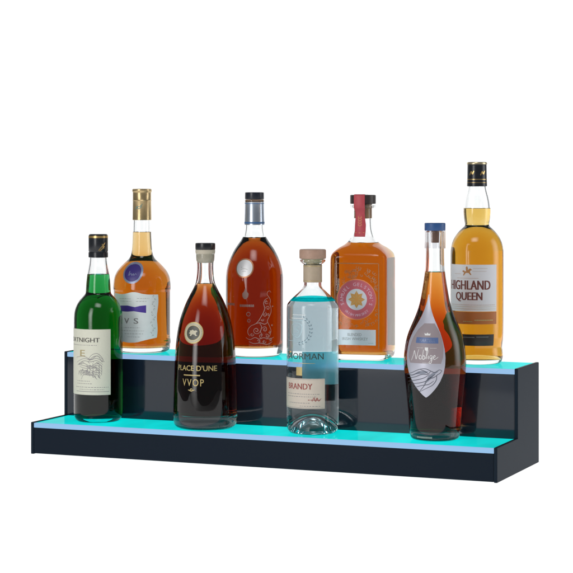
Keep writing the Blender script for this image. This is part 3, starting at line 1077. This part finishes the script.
strap()
b.ref(300)
cu = 0.02          # centre of the front face decoration
uc = cu
K = 20.2 * b.s
M_SEALR = pbr('crimson_paper', (0.55, 0.10, 0.13), 0.5, noise=0.06, nscale=150)
M_SIL = pbr('silver_centre', (0.62, 0.62, 0.66), 0.4, metal=0.2)
M_ORG = pbr('copper_orange', (0.72, 0.24, 0.09), 0.35, metal=0.3)
seal = b.disc('seal', uc, 297, K, M_SEALR, b.root, n=64)
b.disc('seal_border', uc, 297, K, M_ORG, seal, off=0.037, rin=K * 0.955, n=64, th=0.008)
b.disc('seal_centre', uc, 297, K * 0.52, M_SIL, seal, off=0.037, n=48, th=0.008)
zc = b.Z(297)
star = []
for i in range(16):
    r_ = K * (0.43 if i % 2 == 0 else 0.27)
    t = i * PI / 8 + PI / 2
    star.append((uc + r_ * math.cos(t), zc + r_ * math.sin(t)))
b.poly('star_emblem', [star], pbr('amber_ink', (0.62, 0.28, 0.05), 0.4), seal, off=0.044)
b.strokes('star_rays', [[(uc + K * .1 * math.cos(t), zc + K * .1 * math.sin(t)), (uc + K * .3 * math.cos(t), zc + K * .3 * math.sin(t)), (uc + K * .4 * math.cos(t), zc + K * .4 * math.sin(t))] for t in [i * PI / 4 + PI / 2 for i in range(8)]], 0.07, M_GOLDINK, seal, off=0.047)
M_PINK = pbr('pale_pink_ink', (0.72, 0.48, 0.58), 0.5)
b.ring_text("SAMUEL GELSTON'S", uc, 297, K * 0.66, K * 0.17, 205, -25, M_PINK, seal, off=0.041, bold=0.02)
b.ring_text('IRISH WHISKEY', uc, 297, K * 0.70, K * 0.13, 222, 318, M_PINK, seal, off=0.041, bold=0.01, inward=True)
lab = b.rect('label', uc - 19.5 * b.s, uc + 19.4 * b.s, 326.6, 342.0, pbr('white_paper', (0.70, 0.70, 0.74), 0.5, noise=.03), b.root)
b.text('BLENDED', uc - 9 * b.s, uc + 5 * b.s, 330.2, 333.0, M_GREYINK, lab, bold=0)
b.text('IRISH WHISKEY', uc - 14.5 * b.s, uc + 11.5 * b.s, 334.4, 337.2, M_GREYINK, lab, bold=0)
b.strokes('fine_print', dashes(uc + 12 * b.s, uc + 17 * b.s, b.Z(339.8), .05, .1, .03), 0.05, M_GREYINK, lab)
# moulded frame and filigree pressed into the front
M_EMB = pbr('moulded_relief', (0.40, 0.20, 0.10), 0.35)
hw = 22.2 * b.s
fr = [[(uc - hw + i * 2 * hw / 16, b.Z(261.5)) for i in range(17)]]
fr.append([(uc - hw, b.Z(261.5 + i * 4)) for i in range(22)])
fr.append([(uc + hw, b.Z(261.5 + i * 4)) for i in range(22)])
b.strokes('moulded_frame', fr, 0.14, M_EMB, b.root, off=0.02)
fil = []
for k in range(170):
    t = random.uniform(0, 2 * PI)
    r_ = random.uniform(1.09, 1.6) * K
    x, z = uc + r_ * math.cos(t), zc + r_ * math.sin(t)
    if abs(x - uc) < hw - 0.25 and b.Z(324) < z < b.Z(264):
        fil.append(spiral(x, z, 0.08, random.uniform(.2, .38), t * 57, t * 57 + random.choice((-1, 1)) * 300, 12))
for part_ in ([f for f in fil if f[0][1] >= zc], [f for f in fil if f[0][1] < zc]):
    b.strokes('moulded_filigree', part_, 0.07, M_EMB, b.root, off=0.021)

# ============ 7. flared amber bottle, teardrop label ============
b = Bottle('cognac_bottle', 'curvy amber bottle with blue cap and silver teardrop label of a flying bird', 64.54, 6.6, H1, 434.2, 438.0, 0.14719,
           [(229.8, 7.6), (231, 9.0), (233, 9.3), (248, 9.3), (262, 9.5), (271, 10.1), (280, 11.3), (290, 12.9), (300, 14.8), (308, 17.0), (315, 19.6), (322, 22.6), (330, 26), (338, 28.5), (346, 30.0),
            (355, 31.0), (363, 31.2), (375, 30.4), (390, 28.9), (410, 27.0), (426, 25.8), (433, 25.0), (436.5, 23.6), (438, 21)], 270.8, wall=0.33, heel=1.15, punt=0.25)
b.liquid(liquid_mat('chestnut_cognac', (0.34, 0.020, 0.0001), 7.6))
M_CAPBL = pbr('blue_plastic', (0.022, 0.085, 0.25), 0.4, noise=0.1, nscale=600)
st = b.ring('cap', [(222, 0), (222, 10), (222.6, 10.5), (229, 10.5), (229.6, 10.2), (229.6, 0)], M_CAPBL)
b.ring('cork', [(229.65, 0), (229.65, 4.4), (241.4, 4.0), (241.8, 3.6), (241.8, 0)], pbr('walnut_cork', (0.24, 0.13, 0.085), 0.8, noise=0.3, nscale=700, bump=.3), st)
M_SLV = bpy.data.materials.new('smoky_clear_film')
M_SLV.use_nodes = True
_nt = M_SLV.node_tree
_nt.nodes.clear()
_o = _nt.nodes.new('ShaderNodeOutputMaterial')
_g = _nt.nodes.new('ShaderNodeBsdfGlass')
_g.inputs['Color'].default_value = (0.95, 0.95, 0.96, 1)
_g.inputs['IOR'].default_value = 1.3
_g.inputs['Roughness'].default_value = 0.03
_nt.links.new(_g.outputs[0], _o.inputs['Surface'])
b.sleeve('neck_film', [(229.7, 10.3), (231, 10.35), (247.4, 10.45)], M_SLV, t=0.05)
b.ref(350)
M_TEAR = pbr('silver_lilac_foil', (0.50, 0.50, 0.58), 0.38, metal=0.35)
cxl = b.U(424.8)
half = [(293, .3), (300, 1.3), (308, 3.4), (315, 6.0), (322, 9.5), (330, 13.5), (338, 16.4), (346, 18.2), (354, 19.0), (362, 18.6), (370, 17.0), (378, 13.6), (384, 9.8), (389, 5.6), (392, 2.6), (393.6, .4)]


def edge(sign):
    def f(z):
        y = b.base - z / b.s
        for (y0, h0), (y1, h1) in zip(half[:-1], half[1:]):
            if y0 <= y <= y1 + 1e-6:
                h = h0 + (h1 - h0) * (y - y0) / (y1 - y0)
                break
        else:
            h = .3
        # axis leans: starts under the neck centre, ends left of centre
        xa = 428.2 - 2.7 * min(1, (y - 293) / 45)
        x = xa + sign * h
        r = b.R(z)
        return math.asin(max(-.97, min(.97, (x - b.c) * b.s / r))) * b.rr
    return f


ys = [293 + i * (393.6 - 293) / 44 for i in range(45)]
lab = b.patch('label', [b.Z(y) for y in reversed(ys)], edge(-1), edge(1), M_TEAR, b.root, nu=20, off=0.035, th=0.02)


def UX(x, y):
    return (math.asin(max(-.98, min(.98, (x - b.c) * b.s / b.R(b.Z(y))))) * b.rr, b.Z(y))


M_PANEL = pbr('grey_mauve_ink', (0.31, 0.26, 0.28), 0.45)
b.poly('label_panel', [[UX(*p) for p in [(424, 321), (434, 321), (438, 328), (441, 336), (442.5, 345), (442, 354), (440, 360), (410, 360), (408.5, 354), (409.5, 345), (413, 335), (418, 327)]]], M_PANEL, lab, off=0.04)
M_NAVY = pbr('slate_blue_ink', (0.10, 0.16, 0.34), 0.4)
b.patch('banner', [b.Z(y) for y in (340.2, 338.5, 336.5, 334.6)], lambda z: UX(416, 337)[0], lambda z: UX(437.4, 337)[0], M_NAVY, lab, off=0.045, th=0.006, nu=12)
b.text('MARTELL', UX(419, 337)[0], UX(434.5, 337)[0], 335.9, 339.0, M_SILV, lab, off=0.05, bold=0.01, spacing=1.1)
b.poly('crown_mark', [[UX(x, y) for x, y in [(424.3, 332.5), (424, 330.2), (425.6, 331.2), (427, 329.8), (428.3, 331.2), (429.9, 330.2), (429.6, 332.5)]], [UX(*p) for p in [(424.3, 344.2), (427.6, 344.2), (427.4, 346.8), (426, 347.8), (424.4, 346.8)]]], M_WHITE, lab, off=0.046)
b.strokes('rule', dashes(UX(416.5, 344.8)[0], UX(422.5, 344.8)[0], b.Z(344.8), .1, .2, .05) + dashes(UX(429.5, 344.8)[0], UX(436, 344.8)[0], b.Z(344.8), .1, .2, .05), 0.05, M_WHITE, lab, off=0.046)
scr = [[(411.2, 357.2), (413, 352.5), (414.2, 348.2), (415, 352), (415.9, 355.6), (417.2, 351), (418.4, 346.8)], [(421.1, 353.2), (420, 351.9), (418.7, 353.2), (419.2, 355.2), (420.8, 355.2), (421.1, 353.2)],
       [(423, 347), (422.4, 351), (422.2, 355.2), (423.8, 355.2), (424.4, 353.4), (423.2, 352.2), (422.4, 353.4)], [(425, 355), (427.2, 349.5), (427, 346.8), (426, 349.5), (425.9, 355.2)], [(427.9, 352.2), (427.6, 354), (427.8, 355.3)],
       [(431.4, 352.3), (430, 351.9), (429.2, 353.6), (430, 355.2), (431.3, 353.4), (431.4, 352.3), (431.2, 356), (430, 359), (428.4, 358.2), (431, 355.6)],
       [(432.6, 354), (434.4, 353), (434, 351.8), (432.8, 352.8), (432.8, 354.8), (434.2, 355.4), (437.4, 353.2)]]
b.strokes('script_lettering', [spl([UX(x, 352.4 + (y - 352.4) * 1.1) for x, y in l]) for l in scr], 0.10, M_WHITE, lab, off=0.046)
b.strokes('fine_print', dashes(UX(422, 359)[0], UX(430, 359)[0], b.Z(359.4), .08, .16, .04), 0.05, M_WHITE, lab, off=0.046)
M_BIRD = pbr('graphite_ink', (0.05, 0.055, 0.08), 0.45)
bird = [[(441, 367), (438.5, 366), (434, 368.5), (430, 367.2), (425, 365.2), (419, 366), (412, 369.5), (407, 372)],
        [(441, 367), (439, 369.5), (436, 371.5), (435.5, 376), (432, 381), (426, 384.5), (419, 388.5)],
        [(430, 367.5), (427, 370.5), (421, 371), (414, 374), (407.5, 375.5)], [(429, 370.5), (423, 374.5), (415, 377), (408, 379)],
        [(431, 373), (426, 377), (419, 379.5), (411, 381)], [(433, 377), (428, 380.5), (421, 382), (413, 385)], [(436, 371.5), (432, 374), (427, 374.5)],
        [(426, 378), (423, 383), (419, 388)], [(434.5, 370.5), (429, 374), (425, 378)], [(407.4, 371.6), (412, 372.2), (420, 368.3)], [(420, 366.3), (424, 367.5), (427.5, 370)]]
b.strokes('bird_drawing', [spl([UX(*p) for p in l]) for l in bird], 0.095, M_BIRD, lab, off=0.044)
b.poly('bird_shading', [[UX(*p) for p in l] for l in [[(438, 367.2), (434.5, 370), (431, 374.5), (427, 378), (423, 381), (426, 376), (428, 372), (432, 369)], [(424, 367), (428, 368), (425, 370), (418, 370.8), (413, 371.5), (418, 368)]]],
       pbr('bird_grey', (0.22, 0.24, 0.30), 0.45), lab, off=0.042)
b.ref(434)
b.text('CORDON', b.U(414), b.U(425), 432.8, 436.0, M_ETCH, b.root, off=0.02, bold=0.01) if False else None
b.strokes('base_print', dashes(b.U(416.5), b.U(431.5), b.Z(433.8), .1, .18, .04), 0.28, M_ETCH, b.root, off=0.02)

# ============ 8. tall golden whisky ============
b = Bottle('whisky_bottle', 'tall golden whisky bottle with black cap, white label and narrow black strip label', 67.28, 18.6, H2, 476.6, 362.0, 0.15245,
           [(176, 9.2), (185, 9.4), (190, 10.2), (197, 12), (204, 13.2), (211, 13.5), (218, 12.9), (223, 12.1), (225, 12.4), (227, 14.6), (231, 18.6), (236, 22.2), (241, 24.6), (247, 26), (255, 26.5),
            (310, 26.4), (335, 26.1), (342, 25.4), (346, 25.0), (350, 25.5), (355, 25.8), (359, 24.9), (361, 23.4), (362, 21.5)], 207.2, wall=0.27, heel=0.6, punt=0.5)
b.liquid(liquid_mat('golden_whisky', (0.52, 0.215, 0.010), 7.2))
cap = b.ring('cap', [(161.2, 0), (161.2, 9.0), (161.8, 9.8), (163.2, 10.0), (163.8, 9.6), (165, 9.6), (178, 9.8), (185, 10.1), (185.6, 9.6), (185.6, 0)], M_BLACK)
b.sleeve('gold_band', [(161.5, 9.75), (162.2, 10.1), (163.4, 10.15)], pbr('pale_gold', (0.66, 0.55, 0.34), 0.3, metal=0.8), cap, t=0.12)
b.sleeve('gold_line', [(178.2, 9.95), (178.9, 9.98)], M_GOLD, cap, t=0.04)
b.sleeve('gold_line', [(181.6, 10.08), (182.0, 10.1)], M_GOLD, cap, t=0.04)
b.ref(300)
rr_c = 9.68 * b.s
em = []
for x0 in (468.5, 480):
    em.append(spl([((x0 - 476.6) * b.s, b.Z(174.5)), ((x0 + 2 - 476.6) * b.s, b.Z(171)), ((x0 + 3.5 - 476.6) * b.s, b.Z(173)), ((x0 + 5 - 476.6) * b.s, b.Z(170))]))
b.strokes('emblem', em, 0.22, M_GOLD, cap, off=0.03, rr=rr_c)
lab = b.rect('label', b.U(451.2), b.U(495.6), 262.8, 309.0, pbr('white_label_paper', (0.68, 0.68, 0.71), 0.5, noise=0.03, nscale=100), b.root, nu=40)
M_MAR = pbr('maroon_ink', (0.17, 0.045, 0.035), 0.55)
b.text('HIGHLAND', b.U(451.8), b.U(489.4), 278.4, 287.6, M_MAR, lab, bold=0.028)
b.text('QUEEN', b.U(456.3), b.U(481.6), 290.0, 299.4, M_MAR, lab, bold=0.028)
# rider on a horse
hx, hz = b.U(466.5), b.Z(270.5)
b.poly('horse_emblem', [[(hx + x, hz + y) for x, y in [(-.75, .2), (-.45, .32), (-.3, .15), (.15, .22), (.35, .55), (.6, .6), (.85, .35), (.6, .3), (.5, .05), (.75, -.35), (.6, -.4), (.3, -.08), (-.15, -.08), (-.45, -.5), (-.6, -.45), (-.42, -.02), (-.6, .05)]],
                         [(hx + x, hz + y) for x, y in [(-.1, .2), (-.15, .75), (.05, .95), (.2, .7), (.2, .2)]]], pbr('bronze_ink', (0.45, 0.20, 0.06), 0.45), lab)
b.strokes('fine_print', dashes(b.U(455), b.U(461), b.Z(272), .1, .2, .05) + dashes(b.U(473), b.U(487), b.Z(266.5), .1, .2, .05) + dashes(b.U(472), b.U(486), b.Z(269.3), .1, .2, .05) + dashes(b.U(457), b.U(478), b.Z(276.2), .1, .2, .02), 0.06, pbr('tan_ink', (0.45, 0.30, 0.22), .5), lab)
b.strokes('fine_print', dashes(b.U(452), b.U(494), b.Z(302.6), .3, .5, .02), 0.06, pbr('tan_ink', (0.45, 0.30, 0.22), .5), lab)
b.strokes('label_rule', [[(b.U(452) + i * (b.U(495) - b.U(452)) / 20, b.Z(y)) for i in range(21)] for y in (304.4, 306.6)], 0.05, M_GOLDINK, lab, off=0.037)
M_RUST = pbr('rust_band', (0.42, 0.13, 0.03), 0.45)
st2 = b.rect('strip_label', b.U(451.2), b.U(495.6), 309.4, 321.6, M_RUST, b.root, off=0.025)
b.strokes('fine_print', dashes(b.U(463), b.U(472), b.Z(319), .2, .3, .05) + dashes(b.U(474), b.U(492), b.Z(317.6), .2, .3, .04), 0.16, M_GOLDINK, st2, off=0.034)
blk = b.rect('strip_label', b.U(451.2), b.U(493.2), 331.6, 343.0, pbr('black_paper', (0.03, 0.022, 0.018), 0.4), b.root, off=0.028)
blk['label'] = 'narrow black strip label near the foot'
b.strokes('fine_print', dashes(b.U(462), b.U(474), b.Z(334.6), .08, .14, .04) + dashes(b.U(476), b.U(488), b.Z(334.2), .08, .14, .04), 0.12, M_GREYINK, blk, off=0.034)
